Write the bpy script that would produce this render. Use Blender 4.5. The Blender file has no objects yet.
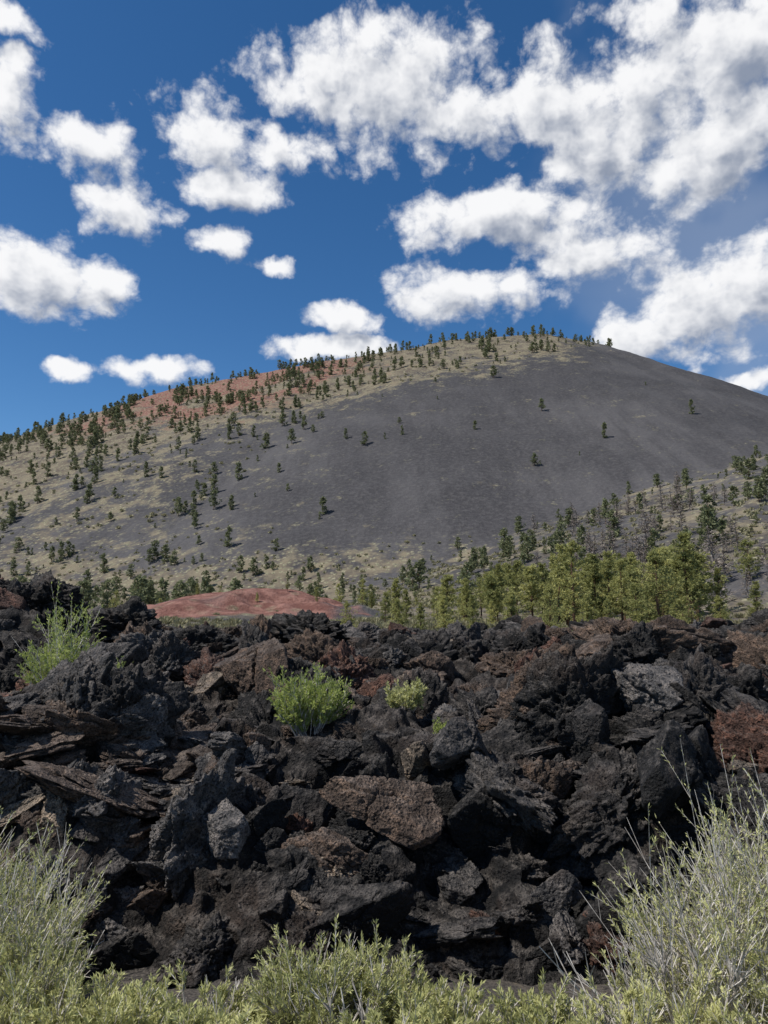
import bpy, math, random
import numpy as np
from mathutils import Vector, Matrix, Euler
random.seed(7); rng=np.random.default_rng(7)
scene=bpy.context.scene

# ---------------------------------------------------------------- noise
_perm=rng.permutation(256); _perm=np.concatenate([_perm,_perm,_perm])
_g=rng.normal(size=(256,3)); _g/=np.linalg.norm(_g,axis=1)[:,None]
def perlin(x,y,z):
    x=np.asarray(x,float);y=np.asarray(y,float);z=np.asarray(z,float)
    x,y,z=np.broadcast_arrays(x,y,z)
    xi=np.floor(x).astype(int);yi=np.floor(y).astype(int);zi=np.floor(z).astype(int)
    xf=x-xi;yf=y-yi;zf=z-zi
    xi&=255;yi&=255;zi&=255
    f=lambda t:t*t*t*(t*(t*6-15)+10)
    u,v,w=f(xf),f(yf),f(zf)
    def c(i,j,k):
        h=_perm[_perm[_perm[(xi+i)&255]+((yi+j)&255)]+((zi+k)&255)]
        g=_g[h]
        return g[...,0]*(xf-i)+g[...,1]*(yf-j)+g[...,2]*(zf-k)
    l=lambda a,b,t:a+(b-a)*t
    return 1.6*l(l(l(c(0,0,0),c(1,0,0),u),l(c(0,1,0),c(1,1,0),u),v),l(l(c(0,0,1),c(1,0,1),u),l(c(0,1,1),c(1,1,1),u),v),w)
def fbm(x,y,z,o=4,gain=.5,ridge=False):
    s=0;a=1;t=0
    for i in range(o):
        n=perlin(x*2**i+17.3*i,y*2**i+5.1*i,z*2**i+9.7*i)
        if ridge: n=1-2*np.abs(n)
        s=s+a*n;t+=a;a*=gain
    return s/t
def sstep(a,b,x):
    t=np.clip((x-a)/(b-a),0,1);return t*t*(3-2*t)

# ---------------------------------------------------------------- mesh helpers
def mesh_from(name,V,F,mats,midx=None,smooth=False):
    me=bpy.data.meshes.new(name)
    V=np.asarray(V,np.float32)
    me.vertices.add(len(V)); me.vertices.foreach_set('co',V.ravel())
    tot=np.concatenate([np.full(len(f),f.shape[1]) for f in F]).astype(np.int32)
    loops=np.concatenate([f.ravel() for f in F]).astype(np.int32)
    me.loops.add(len(loops)); me.loops.foreach_set('vertex_index',loops)
    me.polygons.add(len(tot))
    st=np.concatenate([[0],np.cumsum(tot)[:-1]]).astype(np.int32)
    me.polygons.foreach_set('loop_start',st); me.polygons.foreach_set('loop_total',tot)
    if midx is not None: me.polygons.foreach_set('material_index',np.asarray(midx,np.int32))
    me.polygons.foreach_set('use_smooth',np.full(len(tot),smooth))
    for m in mats: me.materials.append(m)
    me.update(calc_edges=True)
    return me
def add_obj(name,me,parent=None,loc=None):
    ob=bpy.data.objects.new(name,me); scene.collection.objects.link(ob)
    if parent: ob.parent=parent
    if loc is not None: ob.location=loc
    return ob
def empty(name,loc=(0,0,0)):
    e=bpy.data.objects.new(name,None); e.location=loc; e.empty_display_size=.3
    scene.collection.objects.link(e); return e
class MB:
    def __init__(s): s.V=[];s.F={};s.n=0
    def add(s,V,F,m):
        s.V.append(V); s.F.setdefault((F.shape[1],m),[]).append(F+s.n); s.n+=len(V)
    def data(s):
        V=np.concatenate(s.V);Fs=[];mi=[]
        for (k,m),l in s.F.items():
            f=np.concatenate(l);Fs.append(f);mi.append(np.full(len(f),m))
        return V,Fs,np.concatenate(mi)
    def mesh(s,name,mats): 
        V,F,mi=s.data(); return mesh_from(name,V,F,mats,mi)
def frames(D):
    D=D/np.maximum(np.linalg.norm(D,axis=1)[:,None],1e-9)
    up=np.where(np.abs(D[:,2:3])>.95,np.array([[1.,0,0]]),np.array([[0,0,1.]]))
    A=np.cross(D,up);A/=np.linalg.norm(A,axis=1)[:,None];B=np.cross(D,A);return D,A,B
def tubes(mb,P0,P1,R0,R1,m,k=4):
    P0=np.atleast_2d(P0);P1=np.atleast_2d(P1);n=len(P0)
    R0=np.broadcast_to(R0,(n,));R1=np.broadcast_to(R1,(n,))
    D,A,B=frames(P1-P0)
    V=[]
    for P,R in((P0,R0),(P1,R1)):
        for i in range(k):
            a=2*math.pi*i/k
            V.append(P+(A*math.cos(a)+B*math.sin(a))*R[:,None])
    V=np.stack(V,1).reshape(-1,3)
    base=np.arange(n)[:,None]*2*k
    F=np.concatenate([base+np.array([[i,(i+1)%k,k+(i+1)%k,k+i]]) for i in range(k)])
    mb.add(V,F,m)
def blades(mb,P,D,L,W,m):
    n=len(P);D,A,B=frames(D);th=rng.uniform(0,2*math.pi,n)[:,None]
    S=A*np.cos(th)+B*np.sin(th)
    L=np.broadcast_to(L,(n,))[:,None];W=np.broadcast_to(W,(n,))[:,None]
    V=np.stack([P,P+D*L*.5+S*W*.5,P+D*L,P+D*L*.5-S*W*.5],1).reshape(-1,3)
    F=np.arange(n)[:,None]*4+np.array([[0,1,2,3]])
    mb.add(V,F,m)
def unit(n):
    v=rng.normal(size=(n,3));return v/np.linalg.norm(v,axis=1)[:,None]

# ---------------------------------------------------------------- materials
def newmat(name):
    m=bpy.data.materials.new(name);m.use_nodes=True;nt=m.node_tree
    b=nt.nodes['Principled BSDF'];b.inputs['Roughness'].default_value=.9
    b.inputs['Specular IOR Level'].default_value=.2
    return m,nt,b
def N(nt,t,**k):
    n=nt.nodes.new(t)
    for a,v in k.items(): setattr(n,a,v)
    return n
def noise(nt,vec,scale,detail=6,rough=.6,dim='3D'):
    n=N(nt,'ShaderNodeTexNoise',noise_dimensions=dim);n.inputs['Scale'].default_value=scale;n.inputs['Detail'].default_value=detail;n.inputs['Roughness'].default_value=rough
    nt.links.new(vec,n.inputs['Vector']);return n.outputs['Fac']
def mrange(nt,v,a,b,c=0,d=1,smooth=True):
    n=N(nt,'ShaderNodeMapRange');
    if smooth:n.interpolation_type='SMOOTHSTEP'
    for i,x in zip(('From Min','From Max','To Min','To Max'),(a,b,c,d)): n.inputs[i].default_value=x
    nt.links.new(v,n.inputs['Value']);return n.outputs['Result']
def mix(nt,f,a,b,mode='MIX'):
    n=N(nt,'ShaderNodeMix',data_type='RGBA',blend_type=mode)
    for s,v in((0,f),(6,a),(7,b)):
        if isinstance(v,bpy.types.NodeSocket): nt.links.new(v,n.inputs[s])
        elif s==0: n.inputs[0].default_value=v
        else: n.inputs[s].default_value=(*v,1)
    return n.outputs[2]
def math_(nt,op,a,b=0.,c=0.):
    n=N(nt,'ShaderNodeMath',operation=op)
    for i,v in enumerate((a,b,c)):
        if isinstance(v,bpy.types.NodeSocket): nt.links.new(v,n.inputs[i])
        else: n.inputs[i].default_value=v
    return n.outputs[0]
def bump(nt,h,b,strength,dist,prev=None):
    n=N(nt,'ShaderNodeBump');n.inputs['Strength'].default_value=strength;n.inputs['Distance'].default_value=dist
    nt.links.new(h,n.inputs['Height'])
    nt.links.new(n.outputs[0],b.inputs['Normal']);return n.outputs[0]

def lava_mat(name,useobj):
    m,nt,b=newmat(name)
    g=N(nt,'ShaderNodeNewGeometry');P=g.outputs['Position']
    n1=noise(nt,P,1.1,2);n2=noise(nt,P,7,5,.7);n3=noise(nt,P,45,3,.7)
    if useobj:
        oi=N(nt,'ShaderNodeObjectInfo');base=oi.outputs['Color']
    else:
        n4=noise(nt,P,.5,2)
        base=mix(nt,mrange(nt,n4,.45,.62),(.009,.0085,.0083),(.028,.022,.018))  # crust darker than most rocks: shade of the cavities put into its colour
    lc=mix(nt,1.0,base,(3.0,2.8,2.6),'MULTIPLY')
    c=mix(nt,mrange(nt,n2,.44,.67),base,lc) 
    c=mix(nt,math_(nt,'MULTIPLY',mrange(nt,n1,.53,.70),.38),c,(.085,.056,.041))
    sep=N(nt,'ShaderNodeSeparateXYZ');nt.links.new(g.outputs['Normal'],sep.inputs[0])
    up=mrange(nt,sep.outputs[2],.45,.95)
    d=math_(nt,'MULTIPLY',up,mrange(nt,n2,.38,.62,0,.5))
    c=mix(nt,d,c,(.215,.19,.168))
    c=mix(nt,mrange(nt,n3,.34,.52,.85,0),c,(.004,.004,.004))  # low spots of the fine bump noise blackened, cavity shade painted in
    nt.links.new(c,b.inputs['Base Color'])
    v=N(nt,'ShaderNodeTexVoronoi');v.inputs['Scale'].default_value=20;nt.links.new(P,v.inputs['Vector'])
    h=math_(nt,'ADD',math_(nt,'MULTIPLY',n2,1.3),math_(nt,'MULTIPLY',mrange(nt,v.outputs['Distance'],.0,.45),.3))
    h=math_(nt,'ADD',h,math_(nt,'MULTIPLY',n3,.35))
    bump(nt,h,b,1.0,.115)
    b.inputs['Roughness'].default_value=.78;b.inputs['Specular IOR Level'].default_value=.28
    return m
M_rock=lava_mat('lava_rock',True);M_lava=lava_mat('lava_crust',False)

def leaf_mat(name,c1,c2,trans=.35,nscale=.6,ow=.25):
    m,nt,b=newmat(name)
    g=N(nt,'ShaderNodeNewGeometry')
    nz=noise(nt,g.outputs['Position'],nscale,2)
    f=math_(nt,'ADD',math_(nt,'MULTIPLY',g.outputs['Random Per Island'],.6),math_(nt,'MULTIPLY',mrange(nt,nz,.35,.65),.4))
    oi=N(nt,'ShaderNodeObjectInfo')
    f=math_(nt,'ADD',math_(nt,'MULTIPLY',f,1-ow),math_(nt,'MULTIPLY',oi.outputs['Random'],ow))
    c=mix(nt,f,c1,c2);nt.links.new(c,b.inputs['Base Color'])
    b.inputs['Roughness'].default_value=.6
    t=N(nt,'ShaderNodeBsdfTranslucent');nt.links.new(c,t.inputs[0])
    ms=N(nt,'ShaderNodeMixShader');ms.inputs[0].default_value=trans
    nt.links.new(b.outputs[0],ms.inputs[1]);nt.links.new(t.outputs[0],ms.inputs[2])
    nt.links.new(ms.outputs[0],nt.nodes['Material Output'].inputs[0]);return m
def bark_mat(name,c1,c2,s=6):
    m,nt,b=newmat(name);g=N(nt,'ShaderNodeNewGeometry')
    n=noise(nt,g.outputs['Position'],s,3);nt.links.new(mix(nt,mrange(nt,n,.35,.65),c1,c2),b.inputs['Base Color']);return m
M_needle=leaf_mat('pine_needles',(.12,.145,.05),(.60,.57,.22),.4,.6,.45)
M_needle_far=leaf_mat('distant_pine_needles',(.095,.115,.06),(.24,.255,.13),.3,.05)  # colours lifted slightly, aerial haze painted into the needles
M_bush_far=leaf_mat('distant_scrub',(.15,.15,.08),(.38,.345,.21),.25,.03)
M_bark=bark_mat('pine_bark',(.06,.035,.022),(.14,.085,.055))
M_dead=bark_mat('dead_wood',(.12,.098,.085),(.33,.285,.245),1.5)
M_sage=leaf_mat('rabbitbrush_leaves',(.26,.28,.10),(.72,.70,.33),.35,2.5,.3)
M_green=leaf_mat('green_shrub_leaves',(.18,.24,.06),(.55,.60,.19),.4,2.5)
M_twig=bark_mat('dry_twigs',(.30,.27,.235),(.66,.62,.56),12)

def attr(nt,name):
    a=N(nt,'ShaderNodeAttribute');a.attribute_name=name;return a.outputs['Fac']
m,nt,b=newmat('cinder_slope');M_hill=m
g=N(nt,'ShaderNodeNewGeometry');P=g.outputs['Position']
mp=N(nt,'ShaderNodeMapping');mp.inputs['Scale'].default_value=(1,.12,.2);mp.inputs['Rotation'].default_value=(0,0,.25);nt.links.new(P,mp.inputs['Vector'])
nS=noise(nt,mp.outputs[0],.045,5,.65)
nA=noise(nt,P,.007,3,.5);nB=noise(nt,P,.06,5,.65);nC=noise(nt,P,.35,4,.7);nD=noise(nt,P,.9,3,.7)
c=mix(nt,mrange(nt,nA,.38,.62),(.048,.046,.048),(.080,.076,.077))
c=mix(nt,mrange(nt,nS,.42,.60,0,.6),c,(.040,.038,.040))
c=mix(nt,mrange(nt,nC,.4,.7,0,.45),c,(.118,.112,.110))
grass=attr(nt,'grass');red=attr(nt,'red')
soil=mix(nt,mrange(nt,nB,.35,.65),(.105,.082,.060),(.22,.185,.12))
gm=math_(nt,'MULTIPLY',mrange(nt,math_(nt,'ADD',grass,math_(nt,'MULTIPLY',math_(nt,'SUBTRACT',nB,.5),2.4)),.3,.8),.82)
c=mix(nt,gm,c,soil)
rm=mrange(nt,math_(nt,'ADD',red,math_(nt,'MULTIPLY',math_(nt,'SUBTRACT',nB,.5),1.5)),.3,.9,0,.9)
c=mix(nt,rm,c,mix(nt,mrange(nt,nC,.38,.62),(.14,.058,.043),(.26,.13,.10)))
vo=N(nt,'ShaderNodeTexVoronoi');vo.inputs['Scale'].default_value=.30;nt.links.new(P,vo.inputs['Vector'])
tm=math_(nt,'MULTIPLY',mrange(nt,vo.outputs['Distance'],.45,.22),mrange(nt,math_(nt,'ADD',grass,math_(nt,'MULTIPLY',math_(nt,'SUBTRACT',nB,.5),2.2)),.05,.7,0,.9))
c=mix(nt,tm,c,mix(nt,mrange(nt,nD,.4,.6),(.33,.30,.20),(.10,.105,.06)))
nt.links.new(c,b.inputs['Base Color']);bump(nt,nC,b,.7,1.4)

m,nt,b=newmat('cinder_ground');M_ground=m
g=N(nt,'ShaderNodeNewGeometry');P=g.outputs['Position']
nB=noise(nt,P,.15,4);nC=noise(nt,P,3,5,.7);nD=noise(nt,P,40,4,.7)
c=mix(nt,mrange(nt,nD,.35,.65),(.03,.027,.025),(.12,.105,.09))
c=mix(nt,mrange(nt,nC,.5,.7,0,.6),c,(.16,.13,.09))
dist=N(nt,'ShaderNodeVectorMath',operation='LENGTH');nt.links.new(P,dist.inputs[0])
far=mrange(nt,dist.outputs['Value'],30,60)
c=mix(nt,math_(nt,'MULTIPLY',far,mrange(nt,nB,.4,.6,.1,.7)),c,(.19,.165,.105))
nt.links.new(c,b.inputs['Base Color']);bump(nt,nD,b,.8,.02)

# ---------------------------------------------------------------- terrain functions
RIM=np.array([(-1000,1080,110),(-731,1000,169),(-529,1000,222),(-393,1000,264),(-284,1000,298),(-187,1000,316),(-75,1000,338),(22,1000,352),(92,1000,367),(219,1000,376),(282,1000,364),(365,1020,340),(470,1070,319),(600,1130,283),(768,1200,224),(1000,1300,120)],float)
RIM[:,2]-=3
NEAR=np.array([(-20,455,-8),(55,430,12),(130,440,42),(234,450,86),(400,490,140),(700,560,170)],float)
def ridge(x,y,R,slope,a):
    best=np.full(x.shape,-1e9);dm=np.full(x.shape,1e9)
    for p,q in zip(R[:-1],R[1:]):
        dx,dy=q[0]-p[0],q[1]-p[1]
        t=np.clip(((x-p[0])*dx+(y-p[1])*dy)/(dx*dx+dy*dy),0,1)
        d=np.hypot(x-p[0]-t*dx,y-p[1]-t*dy)
        h=p[2]+t*(q[2]-p[2])-slope*(np.sqrt(d*d+a*a)-a)
        best=np.maximum(best,h);dm=np.minimum(dm,d)
    return best,dm
def softmax2(a,b,k): 
    m_=np.maximum(a,b);return m_+k*np.log(np.exp((a-m_)/k)+np.exp((b-m_)/k))
def mound(x,y):
    wx=x+fbm(x/14,y/14,x*0+41,3)*11;wy=y+fbm(x/14,y/14,x*0+47,3)*11
    return np.exp(-(((wx+33)/16)**2+((wy-150)/22)**2)**1.3)*.75+.65*np.exp(-((wx+15)/13)**2-((wy-152)/18)**2)
def hill_h(x,y):
    x=np.asarray(x,float);y=np.asarray(y,float)
    A,dA=ridge(x,y,RIM,.57,14)
    A=A+fbm(x/120,y/120,0*x,4)*5*sstep(0,120,dA)+fbm(x/25,y/25,3+0*x,3)*1.2
    Bh,dB=ridge(x,y,NEAR,.33,20)
    Bh=Bh+fbm(x/60,y/60,7+0*x,4)*5
    h=softmax2(A,Bh,5.)
    h=softmax2(h,0*x,8.)
    h=h+5.9*mound(x,y)+9*np.exp(-((x-80)/24)**2-((y-150)/28)**2)
    h=h+fbm(x/18,y/18,x*0+2,4)*1.1
    return h,A,Bh,dA
def ground_h(x,y):
    x=np.asarray(x,float);y=np.asarray(y,float)
    r=np.hypot(x,y)
    return 1.4*(1-sstep(1.2,7.2,r))+fbm(x/2.5,y/2.5,x*0,3)*.10*sstep(2,4,r)-.3*sstep(25,45,r)
SH=[(-.95,9.6,.25),(-4.75,11.0,.55),(.85,9.7,.25),(-5.2,14.6,.3),(.3,10.6,.2)]
PY=np.array([-3,-.3,0,.5,1.3,2.6,3.6,5,6,8,9.5,13,17,22,30,40])
PZ=np.array([-.9,-.25,.05,.55,.95,1.2,1.02,.85,1.05,.9,1.35,1.45,1.5,1.4,.5,-1.6])
def lava_h(x,y,detail=True):
    x=np.asarray(x,float);y=np.asarray(y,float)
    yy=y-6.15-fbm(x/2.2,y/6,x*0+4,2)*1.1
    h=np.interp(yy,PY,PZ)
    h=h+1.5*np.exp(-((x+10.1)/2.3)**2-((y-20)/3.5)**2)+.6*np.exp(-((x-5.6)/1.9)**2-((y-16.5)/1.8)**2)
    h=h+.5*np.exp(-((x+4.8)/1.3)**2-((y-11.4)/1.4)**2)+.6*np.exp(-((x-11.5)/3)**2-((y-20)/3)**2)
    h=h+.45*np.exp(-((x-2.4)/1.1)**2-((y-9.2)/.9)**2)+.3*np.exp(-((x+3.6)/.9)**2-((y-8.6)/.8)**2)
    h=h+fbm(x/3,y/3,x*0+1,3)*.34
    rg=fbm(x/1.4,y/1.4,x*0+21,2,.5,True)
    h=h+(rg-.35)*.60*sstep(6.0,7.4,y)
    pit=fbm(x/1.1,y/1.3,x*0+51,2)
    h=h-.85*sstep(.16,.45,pit)*sstep(6.4,7.5,y)
    h=h-.6*np.exp(-((x-1.65)/.35)**2-((y-7.0)/.4)**2)
    h=h-50*sstep(30,60,np.abs(x))
    if detail:
        h=h+fbm(x/.8,y/.8,x*0+8,4,.55,True)*.20
        st=.16; q=h/st; fr=q-np.floor(q); h=.45*h+.55*st*(np.floor(q)+sstep(.55,.95,fr))
    return h

def polar(az,rad,hf,name,mats):
    A,R=np.meshgrid(np.radians(az),rad)
    X=R*np.sin(A);Y=R*np.cos(A)
    Z=hf(X,Y)
    nr,na=X.shape
    V=np.stack([X,Y,Z],-1).reshape(-1,3)
    i=np.arange(nr-1)[:,None]*na+np.arange(na-1)[None]
    F=np.stack([i,i+1,i+1+na,i+na],-1).reshape(-1,4)[:,::-1]
    me=mesh_from(name,V,[F],mats,smooth=True)
    return me,X,Y
az=np.concatenate([np.linspace(-180,-45,60,endpoint=False),np.linspace(-45,45,360,endpoint=False),np.linspace(45,180,61)])
me,X,Y=polar(az,np.concatenate([[.01],np.geomspace(.4,9000,300)]),ground_h,'ground',[M_ground])
add_obj('ground',me)
me,X,Y=polar(np.linspace(-62,62,1150),np.geomspace(70,1700,480),lambda x,y:hill_h(x,y)[0]-1.0-2.5*sstep(95,70,np.hypot(x,y)),'cinder_cone_hill',[M_hill])
H,Ah,Bh,dA=hill_h(X,Y)
THX=[-700,-393,-187,22,219,300];THY=[560,450,290,240,150,15]
thr=np.interp(X,THX,THY)
pt=fbm(X/55,Y/80,X*0+91,3)
gm=(1-sstep(-90,90,dA-thr))*(.72+.5*sstep(-.3,.3,pt))
gm=np.maximum(gm,(.36+.34*sstep(-.25,.3,pt))*sstep(20,-300,X)) 
low=sstep(50,14,H)*.72
gm=np.maximum(gm,low)
bm=sstep(-6,4,Bh-Ah)*sstep(3,12,Bh); gm=np.where(bm>.1,np.maximum(gm*(1-bm),bm*(.25+.3*sstep(-.3,.3,pt))),gm)
redm=1.1*np.exp(-((X+165)/165)**2)*sstep(340,110,dA)*sstep(-.38,.08,fbm(X/70,Y/70,X*0+11,3))
redm=redm+.5*np.exp(-((X+330)/60)**2)*sstep(220,60,dA)
redm=redm+.42*sstep(-150,-420,X)*sstep(-.1,.3,fbm(X/90,Y/90,X*0+71,3))
mm=mound(X,Y+6)
rmound=1.25*sstep(.15,.6,mm)*(.62+.5*sstep(-.3,.25,fbm(X/9,Y/12,X*0+83,3)))
redm=np.maximum(redm,rmound); gm=gm*(1-.75*np.clip(rmound,0,1))
gm=gm*(1-.95*np.exp(-((X-80)/24)**2-((Y-145)/34)**2))
for nm,a in(('grass',gm),('red',redm)):
    at=me.attributes.new(nm,'FLOAT','POINT');at.data.foreach_set('value',a.ravel().astype(np.float32))
add_obj('cinder_cone_hill',me)

# ---------------------------------------------------------------- lava flow
lava=empty('lava_flow')
az=np.linspace(-52,52,900);rad=np.geomspace(5.3,50,560)
A_,R_=np.meshgrid(np.radians(az),rad)
X=R_*np.sin(A_);Y=R_*np.cos(A_);Z=lava_h(X,Y)
dx=fbm(X/.5,Y/.5,Z/.35+3,3)*.20;dy=fbm(X/.5+9,Y/.5,Z/.35,3)*.20;dz=fbm(X/.22,Y/.22,Z/.2,3,.6,True)*.07
V=np.stack([X+dx,Y+dy,Z+dz],-1).reshape(-1,3);nr,na=X.shape
i=np.arange(nr-1)[:,None]*na+np.arange(na-1)[None]
F=np.stack([i,i+1,i+1+na,i+na],-1).reshape(-1,4)[:,::-1]
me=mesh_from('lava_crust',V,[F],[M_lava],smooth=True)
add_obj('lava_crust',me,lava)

import bmesh
bm=bmesh.new();bmesh.ops.create_icosphere(bm,subdivisions=6,radius=1)
bm.verts.ensure_lookup_table()
SV=np.array([v.co[:] for v in bm.verts]);SF=np.array([[v.index for v in f.verts] for f in bm.faces]);bm.free()
SV/=np.linalg.norm(SV,axis=1)[:,None]
def rock(kind,seed):
    r=np.random.default_rng(seed)
    k={'block':8,'slab':11,'clinker':10}[kind]
    n=r.normal(size=(k,3));n/=np.linalg.norm(n,axis=1)[:,None]
    n=np.concatenate([n,-n[:k//2]+r.normal(size=(k//2,3))*.25]);n/=np.linalg.norm(n,axis=1)[:,None]
    h=r.uniform(.5,1.0,len(n))
    dn=SV@n.T; rr=np.where(dn>.05,h/np.maximum(dn,.05),9.)
    rr=np.minimum(rr.min(1),1.7)
    P=SV*rr[:,None]
    o=seed*7.31
    if kind=='slab':
        P=P*np.array([1.2,.8,.34])
        P[:,2]+=.08*np.sin(P[:,0]*2+o)
        lay=P[:,2]*14+fbm(P[:,0]*1.2,P[:,1]*1.2,P[:,2]+o,2)*1.6
        e=(perlin(np.floor(lay)*3.7+o,P[:,0]*1.8,P[:,1]*1.8))
        s=1+e*.34
        P[:,0]*=s;P[:,1]*=s
        amp=.04
    elif kind=='block':
        P=P*np.array([1.1,.9,.8]);amp=.07
    else:
        P=P*np.array([1,.9,.85]);amp=.16
    f=fbm(P[:,0]*1.6+o,P[:,1]*1.6,P[:,2]*1.6,6,.6)
    rg=fbm(P[:,0]*3+o,P[:,1]*3+5,P[:,2]*3,5,.65,True)
    hi=fbm(P[:,0]*12+o,P[:,1]*12,P[:,2]*12,3,.65,True)
    nrm=SV
    if kind=='clinker':
        st=np.floor(f*7)/7
        P=P+nrm*(f*.25+st*.34+rg*.30+hi*.08)[:,None]
    else:
        # chipped, stepped faces
        q=f*9+P[:,2]*2; st=(np.floor(q)+sstep(.6,1.,q-np.floor(q)))/9
        P=P+nrm*(f*amp*1.2+st*amp*1.6+rg*amp+hi*.03)[:,None]
    for _ in range(3 if kind!='slab' else 1):
        a=r.normal(size=3);a/=np.linalg.norm(a)
        d=P@a-r.uniform(-.3,.3)+fbm(P[:,0]*2+o,P[:,1]*2,P[:,2]*2+8,3)*.25
        P=P-nrm*(.13*np.exp(-(d/.035)**2))[:,None]
    return mesh_from('rock_'+kind,P,[SF],[M_rock],smooth=True)
R={'block':[rock('block',s) for s in range(1,10)],'slab':[rock('slab',s) for s in range(21,29)],'clinker':[rock('clinker',s) for s in range(41,51)]}
COL={'black':(.010,.0097,.0096),'dark':(.023,.0215,.021),'brown':(.068,.048,.036),'grey':(.072,.068,.066),'tan':(.16,.13,.10),'rust':(.082,.043,.031)}
cnt=[0]
def put(kind,x,y,z,s,rot,col,var=None):
    mx=max(s) if hasattr(s,'__len__') else s
    for a,b_,hh in SH:
        if abs(x-a)<.38+mx*.7 and -1.1-mx<y-b_<.35+mx*.3 and mx>.1: return
    me=random.choice(R[kind]) if var is None else R[kind][var]
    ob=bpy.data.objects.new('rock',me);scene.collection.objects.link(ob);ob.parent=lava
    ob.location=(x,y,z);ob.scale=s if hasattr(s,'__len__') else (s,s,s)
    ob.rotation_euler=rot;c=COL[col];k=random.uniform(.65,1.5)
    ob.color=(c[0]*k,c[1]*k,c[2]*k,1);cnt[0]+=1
def pick(x,y,s=0):
    u=float(perlin(x/2.4,y/2.4,5.5));v=random.random()
    if v<.05 and s<.3: return 'tan'
    if v<.085: return 'rust'
    if u>.12 or (x<-1 and u>-.05): return 'brown' if v<.5 else 'grey'
    if u<-.08: return 'black' if v<.75 else 'dark'
    return random.choice(['black','dark','grey','brown','black','black','dark'])
def scatter(n,y0,y1,smin,smax,p,kinds,sink,x0=None,x1=None,flat=.35,col=None,zs_=1.):
    ys=y0+(y1-y0)*np.array([random.random() for _ in range(n)])**p
    xs=np.array([random.uniform(-1,1)*(y*.60+.8) if x0 is None else random.uniform(x0,x1) for y in ys])
    zs=lava_h(xs,ys,False)
    for x,y,z in zip(xs,ys,zs):
        s=smin*(smax/smin)**(random.random()**1.5)
        kd=random.choice(kinds)
        if kd=='slab': rot=(random.gauss(0,flat),random.gauss(0,flat),random.uniform(0,6.3))
        elif kd=='clinker': rot=(random.gauss(0,.5),random.gauss(0,.5),random.uniform(0,6.3))
        else: rot=(random.uniform(0,6.3),random.uniform(-.6,.6),random.uniform(0,6.3))
        sc=(s*random.uniform(.8,1.4),s*random.uniform(.8,1.2),s*random.uniform(.7,1.15)*zs_)
        put(kd,float(x),float(y),float(z)+s*sink,sc,rot,col or pick(x,y,s))
scatter(260,6.0,8.4,.13,.30,1,['block','block','clinker','slab'],.3)
scatter(600,5.9,9,.05,.14,1,['block','block','slab'],.6)
scatter(40,7.2,9.5,.32,.5,1,['clinker','clinker','block'],.05,zs_=1.35)
scatter(170,7.2,10.5,.25,.5,1,['slab'],.18,-6.2,-.4,.25)
scatter(300,7.0,10.5,.12,.28,1,['slab'],.4,-6.2,-.4,.3)
scatter(60,7.2,10.5,.22,.42,1,['slab'],.3,-.4,6,.6)
scatter(150,9.5,14,.25,.55,1,['slab','slab','block','clinker'],.15,flat=.5)
scatter(600,8.6,15,.07,.2,1,['block','clinker','slab'],.5)
scatter(60,9.5,16,.42,.75,1,['clinker'],.05,zs_=1.25)
scatter(230,14,24,.3,.65,1,['clinker','slab','block'],.08,zs_=1.2,flat=.5)
scatter(500,13,26,.12,.3,1,['block','clinker','clinker'],.6)
scatter(110,24,36,.4,.7,1,['clinker','block'],.0)
def lz(x,y,d=False): return float(lava_h(np.array([x]),np.array([y]),d)[0])
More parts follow.
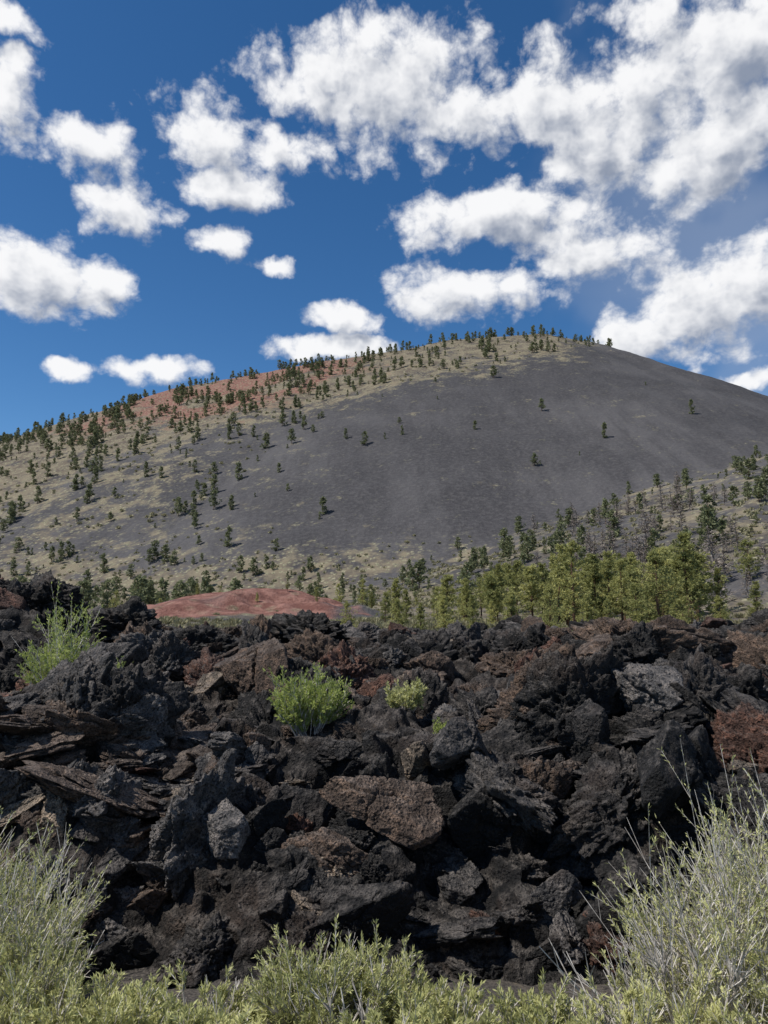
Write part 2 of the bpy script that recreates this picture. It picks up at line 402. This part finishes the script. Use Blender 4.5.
hero=[('block',-3.6,13,.4,(.62,.5,.45),(.1,.1,.3),'tan'),('block',-2.9,12.9,.35,(.4,.4,.35),(.4,.1,1.3),'tan'),
('block',-2.1,12.5,.4,(.68,.55,.62),(.2,-.15,2.),'brown'),
('clinker',5.2,16,.25,(1.1,.9,.65),(.1,.25,.1),'brown'),('block',6.4,16.2,.1,(1.2,.9,.55),(-.1,.25,.3),'brown'),('block',4.4,15.2,.1,(.8,.6,.45),(-.1,-.3,1.4),'brown'),
('clinker',1.55,10,.4,(.62,.5,.66),(0,0,.4),'black'),
('clinker',2.15,8.8,.25,(.6,.48,.6),(.1,.3,.6),'black'),('block',3.0,9.0,.2,(.55,.45,.5),(.1,-.2,1.6),'grey'),
('clinker',4.2,10.2,.4,(.7,.6,.7),(.2,.1,.9),'dark'),('block',3.4,9.7,.3,(.6,.5,.4),(.2,.4,.2),'dark'),
('block',0.0,7.1,.15,(.34,.3,.3),(.1,.1,.4),'brown'),('block',.6,7.2,.12,(.3,.26,.24),(.3,.1,2.4),'grey'),
('block',1.1,7.25,.2,(.32,.28,.4),(.1,.3,.9),'black'),('block',-.45,6.8,.12,(.36,.3,.26),(.1,.2,.1),'brown'),
('block',2.1,7.2,.25,(.36,.3,.44),(.3,.1,.4),'dark'),('block',2.7,7.2,.25,(.44,.36,.46),(.0,.4,.8),'black'),
('block',.8,7.8,.25,(.34,.3,.26),(.0,.2,.8),'grey'),('block',-1.4,6.9,.15,(.3,.26,.26),(.3,.4,.8),'grey'),
('block',-4.9,9.3,.3,(.38,.32,.28),(.1,.2,.5),'tan'),('clinker',-3.7,11,.4,(.7,.6,.65),(0,.1,.8),'black'),
('clinker',-3.5,9.3,.3,(.6,.5,.6),(0,.1,2.8),'black'),('clinker',-3.0,8.6,.2,(.45,.4,.5),(0,.2,1.8),'dark'),
('block',-.72,7.2,.36,(.1,.08,.13),(.1,.3,.8),'tan'),
('clinker',.4,17,.45,(1.3,.7,.65),(0,0,.1),'black'),('clinker',2.2,17.5,.45,(1.1,.7,.6),(0,0,1.1),'black'),('clinker',-1.8,18,.45,(1.3,.8,.6),(0,0,2.1),'black'),
('clinker',-10.2,20,.1,(1.1,1,.7),(0,0,.6),'black'),('clinker',-8.9,19.6,.1,(1.0,1,.7),(0,0,2.6),'black'),
('clinker',-6.6,19,.35,(1.0,1,.6),(0,0,1.6),'black'),('clinker',-4.6,18,.35,(1.1,.8,.6),(0,0,.6),'black')]
for k,x,y,z,s,r,c in hero: put(k,x,y,lz(x,y)+z,s,r,c)

# ---------------------------------------------------------------- pines
def pine(seed,H=10,R=2.3,limbs=85,tufts=8,bl=9,L=.42,W=.11,lo=.16,k=6):
    global rng
    rng=np.random.default_rng(seed);mb=MB()
    ns=7;zs=np.linspace(0,H,ns+1);wx=np.cumsum(rng.normal(0,.05,ns+1))*H/10;wy=np.cumsum(rng.normal(0,.05,ns+1))*H/10
    wx-=wx[0];wy-=wy[0]
    T=np.stack([wx,wy,zs],1);rad=H*.02*(1-np.linspace(0,.93,ns+1))
    tubes(mb,T[:-1],T[1:],rad[:-1],rad[1:],0,k)
    t=np.sort(rng.uniform(lo,.985,limbs));az=rng.uniform(0,2*math.pi,limbs)
    lob=1+.35*np.sin(az*2+seed)+.3*np.sin(az*3+t*9+seed)
    Ln=R*((1-t)**.62)*(sstep(lo-.1,lo+.2,t)*.5+.5)*rng.uniform(.5,1.15,limbs)*lob*.9+.15
    base=np.stack([np.interp(t*H,zs,wx),np.interp(t*H,zs,wy),t*H],1)
    D=np.stack([np.cos(az),np.sin(az),rng.uniform(-.12,.3,limbs)+t*.45],1);D/=np.linalg.norm(D,axis=1)[:,None]
    mid=base+D*Ln[:,None]*.55+np.array([0,0,-.04])*Ln[:,None];tip=base+D*Ln[:,None]+np.array([0,0,.1])*Ln[:,None]
    tubes(mb,base,mid,H*.0045,H*.003,0,3);tubes(mb,mid,tip,H*.003,H*.001,0,3)
    for j in range(tufts):
        f=rng.uniform(.3,1.03,limbs)[:,None]
        c=np.where(f<.55,base+(mid-base)*(f/.55),mid+(tip-mid)*((f-.55)/.45))+rng.normal(0,.10*R/2.3,(limbs,3))+unit(limbs)*.12*Ln[:,None]
        P=np.repeat(c,bl,0);dd=unit(len(P))+np.repeat(D,bl,0)*.5+np.array([0,0,.35])
        blades(mb,P,dd,rng.uniform(.6,1.2,len(P))*L,W*rng.uniform(.7,1.3,len(P)),1)
    return mb
def meanz(x,y): 
    r_=math.hypot(x,y)
    return float(max(hill_h(np.array([x]),np.array([y]))[0][0]-1.0-2.5*float(sstep(95,70,r_)) if r_>70 else -9,ground_h(np.array([x]),np.array([y]))[0]))
pv=[pine(100+i,H=10,R=[2.8,3.3,2.5,3.0,3.6,2.3,2.6,4.0][i],limbs=[80,60,85,50,75,80,42,70][i],lo=[.12,.2,.08,.25,.3,.1,.2,.05][i]).mesh('pine_tree_mesh',[M_bark,M_needle]) for i in range(8)]
r2=random.Random(5)
spots=[];tries=0
def addpine(x,y,h):
    ob=add_obj('pine_tree',r2.choice(pv));ob.location=(x,y,meanz(x,y)-.15);s=h/10
    ob.scale=(s*r2.uniform(.8,1.35),s*r2.uniform(.8,1.35),s);ob.rotation_euler=(r2.gauss(0,.03),r2.gauss(0,.03),r2.uniform(0,6.28))
while len(spots)<100 and tries<5000:
    tries+=1
    y=r2.uniform(72,225);u=r2.gauss(.29,.13)
    if u<-.02 or u>.60: continue
    x=u*y
    if u>.42 and r2.random()<.7: continue
    if any((x-a)**2+(y-b_)**2<3.4**2 for a,b_ in spots): continue
    spots.append((x,y));
    hh=(3.2+7.8*r2.random()**.8)*(1 if u>.12 else .65)
    if .42<u<.6 and y<150: hh*=.75
    addpine(x,y,hh)
for u,y,h in[(.255,78,9.4),(.285,84,8.4),(.20,80,7),(.38,92,9.4),(.42,98,9.6),(.40,88,7.5),(.15,90,6.4),(.11,95,5.6),(.07,100,5.2),(.03,105,4.8),(0.0,98,4.4),(.33,88,7.5),(.50,115,5.5),(-.03,150,6),(-.09,168,4.5),(-.06,240,8),(-.36,210,6),(-.2,185,4.5),(-.25,150,2.4),(-.13,148,2.6),(-.3,160,3.4),(-.17,140,1.9),(-.22,160,3),(-.09,140,2.4),
 (.12,62,3.8),(.17,58,4.0),(.22,64,4.6),(.27,60,3.8),(.08,66,3.8),(.34,66,4.8),(.02,68,3.4),(.05,60,3.2),(.40,64,3.6),(.30,55,3.4),(-.05,72,3.2),(.45,75,3.8)]:
    addpine(u*y,y,h)

def merge(name,srcs,plist,mats):
    mb=MB()
    for x,y,z,s,sw,rot,k in plist:
        V,Fs,mi=srcs[k];c,s_=math.cos(rot),math.sin(rot)
        W=np.stack([(V[:,0]*c-V[:,1]*s_)*s*sw+x,(V[:,0]*s_+V[:,1]*c)*s*sw+y,V[:,2]*s+z],1)
        mb.V.append(W);o=0
        for f in Fs:
            m_=int(mi[o]);o+=len(f);mb.F.setdefault((f.shape[1],m_),[]).append(f+mb.n)
        mb.n+=len(W)
    return add_obj(name,mb.mesh(name,mats))
fs=[pine(300+i,H=10,R=[2.7,3.2,2.3,2.9,3.5][i],limbs=38,tufts=3,bl=4,L=1.1,W=.5,lo=[.12,.2,.06,.1,.2][i],k=3).data() for i in range(5)]
rng=np.random.default_rng(55)
n=30000
ang=rng.uniform(-.62,.62,n);rr=rng.uniform(230,1012,n)
X=np.tan(ang)*rr;Y=rr
Hh,Aa,Bb,dA=hill_h(X,Y);thr=np.interp(X,THX,THY)
cl=fbm(X/38,Y/38,X*0+31,3)
den=.0+ .19*(dA<thr*.95)*sstep(-.3,.4,cl)+.17*(X<-60)*sstep(-.12,.42,cl)
den+= .06*(dA<32)*(X<320)
den+= .08*sstep(-280,-560,X)*sstep(-.4,.2,cl)
onB=(Bb>Aa)&(Bb>3)
den=np.where(onB,.15*sstep(-.35,.35,cl),den)
den+= .18*sstep(36,12,Hh)*(Y>240)*sstep(-.3,.3,cl)*(Aa<30)
den+=.003
keep=(rng.random(n)<den*np.clip(Y/700,.25,1.2)*.95)&(X<330+300*onB)
idx=np.where(keep)[0]
pl=[(X[i],Y[i],Hh[i]-1.6,(.35+1.15*rng.random()**1.4)*(1.0 if Y[i]>500 else .85),rng.uniform(.9,1.35),rng.uniform(0,6.28),int(rng.integers(5))) for i in idx]
print('distant trees',len(pl))
merge('distant_pine_forest',fs,pl,[M_bark,M_needle_far])

def bushsrc(seed):
    global rng
    rng=np.random.default_rng(seed);mb=MB();P=unit(34)*rng.uniform(.2,.6,(34,1))*np.array([1,1,.6]);P[:,2]=abs(P[:,2])
    blades(mb,P,unit(34)+np.array([0,0,.6]),.8,.45,0);return mb.data()
def bushfine(seed):
    global rng
    rng=np.random.default_rng(seed);mb=MB();P=unit(120)*rng.uniform(.1,.6,(120,1))*np.array([1,1,.7]);P[:,2]=abs(P[:,2])
    blades(mb,P,P+unit(120)*.3+np.array([0,0,.5]),.45,.13,0);return mb.data()
bs=[bushsrc(i) for i in range(3)]+[bushfine(i+20) for i in range(3)]
rng=np.random.default_rng(99);n=15000
ang=rng.uniform(-.60,.60,n);rr=110*(950/110)**rng.random(n)
X=np.tan(ang)*rr;Y=rr;Hh,Aa,Bb,dA=hill_h(X,Y);cl=fbm(X/30,Y/30,X*0+61,3);thr=np.interp(X,THX,THY)
onB=(Bb>Aa)&(Bb>3)
den=.7*sstep(58,16,Hh)*sstep(-.3,.2,cl)+.5*onB*sstep(-.3,.3,cl)+.6*(X<-100)*sstep(-.2,.35,cl)+.6*(dA<thr)*sstep(-.3,.3,cl)
den*=np.where(Y<200,.4,1)
den*=1-.8*np.exp(-(((X+26)/22)**2+((Y-132)/36)**2)**2)
den*=1-.85*np.exp(-((X-80)/26)**2-((Y-140)/34)**2)
idx=np.where((rng.random(n)<den))[0]
pl=[(X[i],Y[i],Hh[i]-1.1,rng.uniform(.6,1.8)*(1 if Y[i]<500 else 1.5)*(.6 if Y[i]<200 else 1),1,rng.uniform(0,6.28),int(rng.integers(3))+(3 if Y[i]<200 else 0)) for i in idx]
n=1500;Y=rng.uniform(42,118,n);X=Y*rng.uniform(-.6,.62,n)
pl+=[(x,y,meanz(x,y)-.08,rng.uniform(.5,1.5),1.1,rng.uniform(0,6.28),3+int(rng.integers(3))) for x,y in zip(X,Y) if not(-.38<x/y<-.02 and rng.random()<.45)]
print('scrub',len(pl));merge('distant_scrub',bs,pl,[M_bush_far])

def deadtree(seed):
    global rng
    rng=np.random.default_rng(seed);mb=MB();H=9
    T=np.stack([np.cumsum(rng.normal(0,.08,8)),np.cumsum(rng.normal(0,.08,8)),np.linspace(0,H,8)],1);rd=.2*(1-np.linspace(0,.85,8))
    tubes(mb,T[:-1],T[1:],rd[:-1],rd[1:],0,5)
    n=70;t=rng.uniform(.15,.97,n);az=rng.uniform(0,6.28,n);b0=np.stack([np.interp(t*H,T[:,2],T[:,0]),np.interp(t*H,T[:,2],T[:,1]),t*H],1)
    D=np.stack([np.cos(az),np.sin(az),rng.uniform(-.2,.5,n)],1);L=(1.9*(1-t)+.4)*rng.uniform(.4,1.1,n)
    m1=b0+D*L[:,None]*.6;m2=m1+(D+unit(n)*.4)*L[:,None]*.5
    tubes(mb,b0,m1,.09,.06,0,3);tubes(mb,m1,m2,.06,.03,0,3)
    for _ in range(2):
        m3=m1+(D+unit(n)*.9)*L[:,None]*.45;tubes(mb,m1,m3,.055,.025,0,3)
    return mb.mesh('dead_pine_mesh',[M_dead])
dv=[deadtree(700+i) for i in range(4)]
for i in range(130):
    y=r2.uniform(180,400);u=r2.gauss(.33,.06)
    if i>=85: y=r2.uniform(120,260);u=r2.uniform(.22,.56)
    ob=add_obj('dead_pine_tree',r2.choice(dv),None,(u*y,y,meanz(u*y,y)-.3));s=r2.uniform(.7,1.5)*(1 if y>220 else .85);ob.scale=(s*1.3,s*1.3,s);ob.rotation_euler=(r2.gauss(0,.05),r2.gauss(0,.05),r2.uniform(0,6))

# ---------------------------------------------------------------- shrubs
def shrub(name,x,y,z,h,w,stems,leafmat,seed,bare=.12,lean=(0,0),leafL=.034,leafW=.008,lpb=18,sub=6,tk=1.0):
    global rng
    if z is None: z=float(ground_h(np.array([x]),np.array([y]))[0])-.03
    rng=np.random.default_rng(seed);mb=MB();n=stems
    az=rng.uniform(0,6.28,n);sp=np.sqrt(rng.random(n))
    D=np.stack([np.cos(az)*sp*w/h,np.sin(az)*sp*w/h,np.ones(n)*rng.uniform(.75,1,n)],1)
    D[:,0]+=lean[0];D[:,1]+=lean[1]
    L=h*rng.uniform(.5,1.08,n)*(1-.28*sp)
    p0=np.stack([np.cos(az)*sp*w*.3,np.sin(az)*sp*w*.3,np.zeros(n)-.05],1)
    a=p0+D*L[:,None]*.4+rng.normal(0,.03*h,(n,3));b_=a+(D+np.array([0,0,.12]))*L[:,None]*.35+rng.normal(0,.035*h,(n,3))
    tubes(mb,p0,a,.007*tk,.005*tk,0,3);tubes(mb,a,b_,.005*tk,.0035*tk,0,3)
    isb=rng.random(n)<bare
    for j in range(sub):
        f=rng.uniform(-.5,1,n)[:,None];o=a+(b_-a)*f
        d=D*.8+unit(n)*.6+np.array([0,0,.25]);ln=L*rng.uniform(.16,.36,n)
        e=o+d*ln[:,None]
        tubes(mb,o,e,.0032*tk,.0016*tk,0,3)
        e2=o+(e-o)*.5+ (d+unit(n)*.8)*ln[:,None]*.4
        tubes(mb,o+(e-o)*.5,e2,.0025*tk,.0012*tk,0,3)
        lv=~isb
        if lv.sum()==0: continue
        for q0,q1 in((o,e),(o+(e-o)*.5,e2)):
            q0,q1=q0[lv],q1[lv];k=len(q0)
            P=np.repeat(q0,lpb,0)+np.repeat(q1-q0,lpb,0)*rng.uniform(.1,1.05,(k*lpb,1))
            dd=np.repeat((q1-q0)/np.linalg.norm(q1-q0,axis=1)[:,None],lpb,0)+unit(k*lpb)*.75
            blades(mb,P,dd,leafL*rng.uniform(.6,1.3,len(P)),leafW*rng.uniform(.7,1.3,len(P)),1)
    return add_obj(name,mb.mesh(name,[M_twig,leafmat]),None,(x,y,z))
S='rabbitbrush'
for a in [(-2.6,5.1,1.4,.75,200,.10),(-3.2,5.6,1.7,.65,150,.25),(-2.15,4.6,.8,.5,120,.1),(-1.75,4.3,.48,.45,130,.06),(-1.4,4.2,.40,.42,110,.06),(-.95,4.3,.36,.4,90,.1),
 (-.35,4.35,.56,.42,140,.05),(-.05,4.5,.54,.36,110,.1),(.35,4.25,.36,.35,80,.2),(.85,4.2,.40,.35,80,.15),(1.3,4.05,.44,.35,80,.4),
 (1.75,4.6,.8,.5,90,.4),(2.15,5.0,1.5,.75,130,.3),(2.8,5.2,1.95,.85,180,.25),(2.45,4.3,.95,.6,130,.25),(1.75,3.9,.46,.4,70,.4),(2.5,3.8,.5,.4,90,.3),(-.8,3.75,.32,.35,80,.1),(.1,3.75,.28,.35,70,.1),(-2.1,3.8,.4,.4,80,.1)]:
    shrub(S,a[0],a[1],None,a[2],a[3],a[4],M_sage,int(a[0]*100+900),a[5])
for x,y,h,w,n,ln in[(2.35,4.75,1.3,.9,30,(-.25,0)),(1.7,4.45,.85,.7,22,(-.25,0)),(2.9,4.6,1.1,.7,26,(0,0)),(-2.9,5.0,1.0,.7,24,(.1,0)),(-.1,4.1,.5,.4,12,(0,0))]:
    shrub('dry_shrub',x,y,None,h,w,n,M_sage,int(x*77+800),1.0,ln,tk=1.5,sub=8)
G='green_shrub'
for (x,y,dz),(h,w,n,mt,sd_) in zip(SH,[(.8,.55,90,M_green,31),(1.35,.65,70,M_green,32),(.5,.22,28,M_green,33),(.8,.4,18,M_green,34),(.45,.35,26,M_sage,35)]):
    shrub(G,x,y,lz(x,y,True)+.02,h+dz*.5,w,n,mt,sd_,.05,leafL=.05,leafW=.014)

# ---------------------------------------------------------------- light
SUN=Vector((-.62,-.20,.92)).normalized()
el=math.asin(SUN.z);azs=math.atan2(SUN.x,SUN.y)
sd=bpy.data.lights.new('sun','SUN');sd.energy=5.0;sd.angle=math.radians(.5);sd.color=(1,.955,.89)
so=bpy.data.objects.new('sun',sd);scene.collection.objects.link(so);so.rotation_euler=SUN.to_track_quat('Z','Y').to_euler()
w=bpy.data.worlds.new('World');scene.world=w;w.use_nodes=True;nt=w.node_tree
w.cycles.sampling_method='MANUAL';w.cycles.sample_map_resolution=256
bg=nt.nodes['Background'];sky=N(nt,'ShaderNodeTexSky',sky_type='NISHITA');sky.sun_disc=False;sky.sun_elevation=el;sky.sun_rotation=azs
sky.altitude=2200;sky.air_density=1.0;sky.dust_density=.5;sky.ozone_density=2.5
BL=[(-5.4,37.2,5,2.8),(1.3,36.8,7.2,4.3),(7.5,34.8,5.5,3.0),(-14.9,32.9,5,2.3),(-8.2,32.6,4,1.6),(-12.1,29.8,4.7,1.5),(-19.6,27.3,3.3,1.8),(-23.1,31.3,3.6,1.8),(-29.3,32.3,2.5,2.8),(-29,36.9,2.6,.9),(-25.6,22.1,4.9,2.5),(-21.9,22.9,2.6,1.4),(-13.1,26.4,2.1,1.1),(-8.8,24.8,1.9,.6),(14.0,34.9,6,3.4),(20.5,34.6,6.8,4.8),(27.6,35.5,7,4.2),(25.3,30.6,6.8,3.4),(17.3,31.2,5.2,2.6),(9.4,28.1,8.2,2.3),(15.2,25.5,5.4,2.4),(7.3,23.3,6.8,2.1),(-3.1,21.5,2.8,1.1),(23.3,20.1,6,3.2),(27.4,21.5,4.2,3.2),(19.8,19.5,3.6,1.7),(-3.9,19.3,6,.95),(-17.7,17,3.3,1.0),(-24.3,16.2,1.6,.8),(26.4,15,2.6,.7),(27.8,13.2,1.6,.7),
(46,26,12,6),(-46,27,9,4),(85,35,14,7),(-95,28,16,7),(165,30,24,10)]
def vm(nt,op,a,b=None,scale=None):
    n=N(nt,'ShaderNodeVectorMath',operation=op)
    for i,v in enumerate((a,b)):
        if v is None: continue
        if isinstance(v,bpy.types.NodeSocket): nt.links.new(v,n.inputs[i])
        else: n.inputs[i].default_value=v
    if scale is not None: n.inputs['Scale'].default_value=scale
    return n
def density(V0,WO,det,vdet):
    VW=vm(nt,'ADD',V0,vm(nt,'SCALE',WO,scale=.8).outputs[0]).outputs[0];VW=vm(nt,'MULTIPLY',VW,(1,1,0)).outputs[0]
    cur=None
    for a,e,rx,ry in BL:
        rx*=1.12;ry*=1.16
        d=vm(nt,'MULTIPLY_ADD',VW,(1/rx,1/ry,0));d.inputs[2].default_value=(-a/rx,-e/ry,0)
        l=vm(nt,'LENGTH',d.outputs[0]).outputs['Value']
        cur=l if cur is None else math_(nt,'MINIMUM',cur,l)
    B=math_(nt,'SUBTRACT',1.0,math_(nt,'MINIMUM',cur,2.0))
    sv=vm(nt,'MULTIPLY',V0,(1,1.3,1)).outputs[0]
    n1=noise(nt,sv,.20,det,.55,'2D')
    pv_=vm(nt,'ADD',sv,vm(nt,'SCALE',WO,scale=.6).outputs[0]).outputs[0]
    v=N(nt,'ShaderNodeTexVoronoi',voronoi_dimensions='2D');v.inputs['Scale'].default_value=.38
    v.inputs['Detail'].default_value=vdet;v.inputs['Roughness'].default_value=.55;v.inputs['Lacunarity'].default_value=2.3
    nt.links.new(pv_,v.inputs['Vector'])
    pf=math_(nt,'SUBTRACT',.52,v.outputs['Distance'])
    s=math_(nt,'ADD',math_(nt,'MULTIPLY',B,1.05),math_(nt,'MULTIPLY',math_(nt,'SUBTRACT',n1,.46),1.95))
    return math_(nt,'ADD',s,math_(nt,'MULTIPLY',pf,.42))
tc=N(nt,'ShaderNodeTexCoord');sp=N(nt,'ShaderNodeSeparateXYZ');nt.links.new(tc.outputs['Generated'],sp.inputs[0])
azn=math_(nt,'MULTIPLY',math_(nt,'ARCTAN2',sp.outputs[0],sp.outputs[1]),57.2958)
eln=math_(nt,'MULTIPLY',math_(nt,'ARCSINE',sp.outputs[2]),57.2958)
cb=N(nt,'ShaderNodeCombineXYZ');nt.links.new(azn,cb.inputs[0]);nt.links.new(eln,cb.inputs[1])
wn=N(nt,'ShaderNodeTexNoise',noise_dimensions='2D');wn.inputs['Scale'].default_value=.35;wn.inputs['Detail'].default_value=4;nt.links.new(cb.outputs[0],wn.inputs['Vector'])
wo=vm(nt,'SUBTRACT',wn.outputs['Color'],(.5,.5,.5)).outputs[0];wo=vm(nt,'SCALE',wo,scale=2.4).outputs[0]
d0=density(cb.outputs[0],wo,8,3)
d1=density(vm(nt,'ADD',cb.outputs[0],(-.9,1.5,0)).outputs[0],wo,4,2)
alpha=mrange(nt,d0,-.12,.58)
shade=math_(nt,'ADD',math_(nt,'MULTIPLY',math_(nt,'SUBTRACT',d0,d1),.55),math_(nt,'MULTIPLY',d0,-.38))
lit=mrange(nt,shade,-.68,.08)
ccol=mix(nt,lit,(.27,.315,.41),(.97,.97,.98))
hs=N(nt,'ShaderNodeHueSaturation');hs.inputs['Saturation'].default_value=1.26;hs.inputs['Value'].default_value=.115;nt.links.new(sky.outputs[0],hs.inputs['Color'])
nv=noise(nt,cb.outputs[0],.07,4,.55,'2D')
vl=math_(nt,'MULTIPLY',mrange(nt,azn,5,26),mrange(nt,nv,.38,.62,0,.35))
skc=mix(nt,vl,hs.outputs[0],(.45,.51,.62))
out=mix(nt,math_(nt,'MULTIPLY',alpha,.97),skc,ccol)
nt.links.new(out,bg.inputs[0]);bg.inputs[1].default_value=1.0

cam=bpy.data.cameras.new('camera');co=bpy.data.objects.new('camera',cam);scene.collection.objects.link(co)
co.location=(0,0,3);co.rotation_euler=(math.radians(96.8),0,0)
cam.sensor_fit='VERTICAL';cam.sensor_height=36;cam.lens=26;cam.clip_start=.1;cam.clip_end=20000
scene.camera=co
scene.view_settings.view_transform='Standard';scene.view_settings.look='None';scene.view_settings.exposure=0
print('rocks',cnt[0])
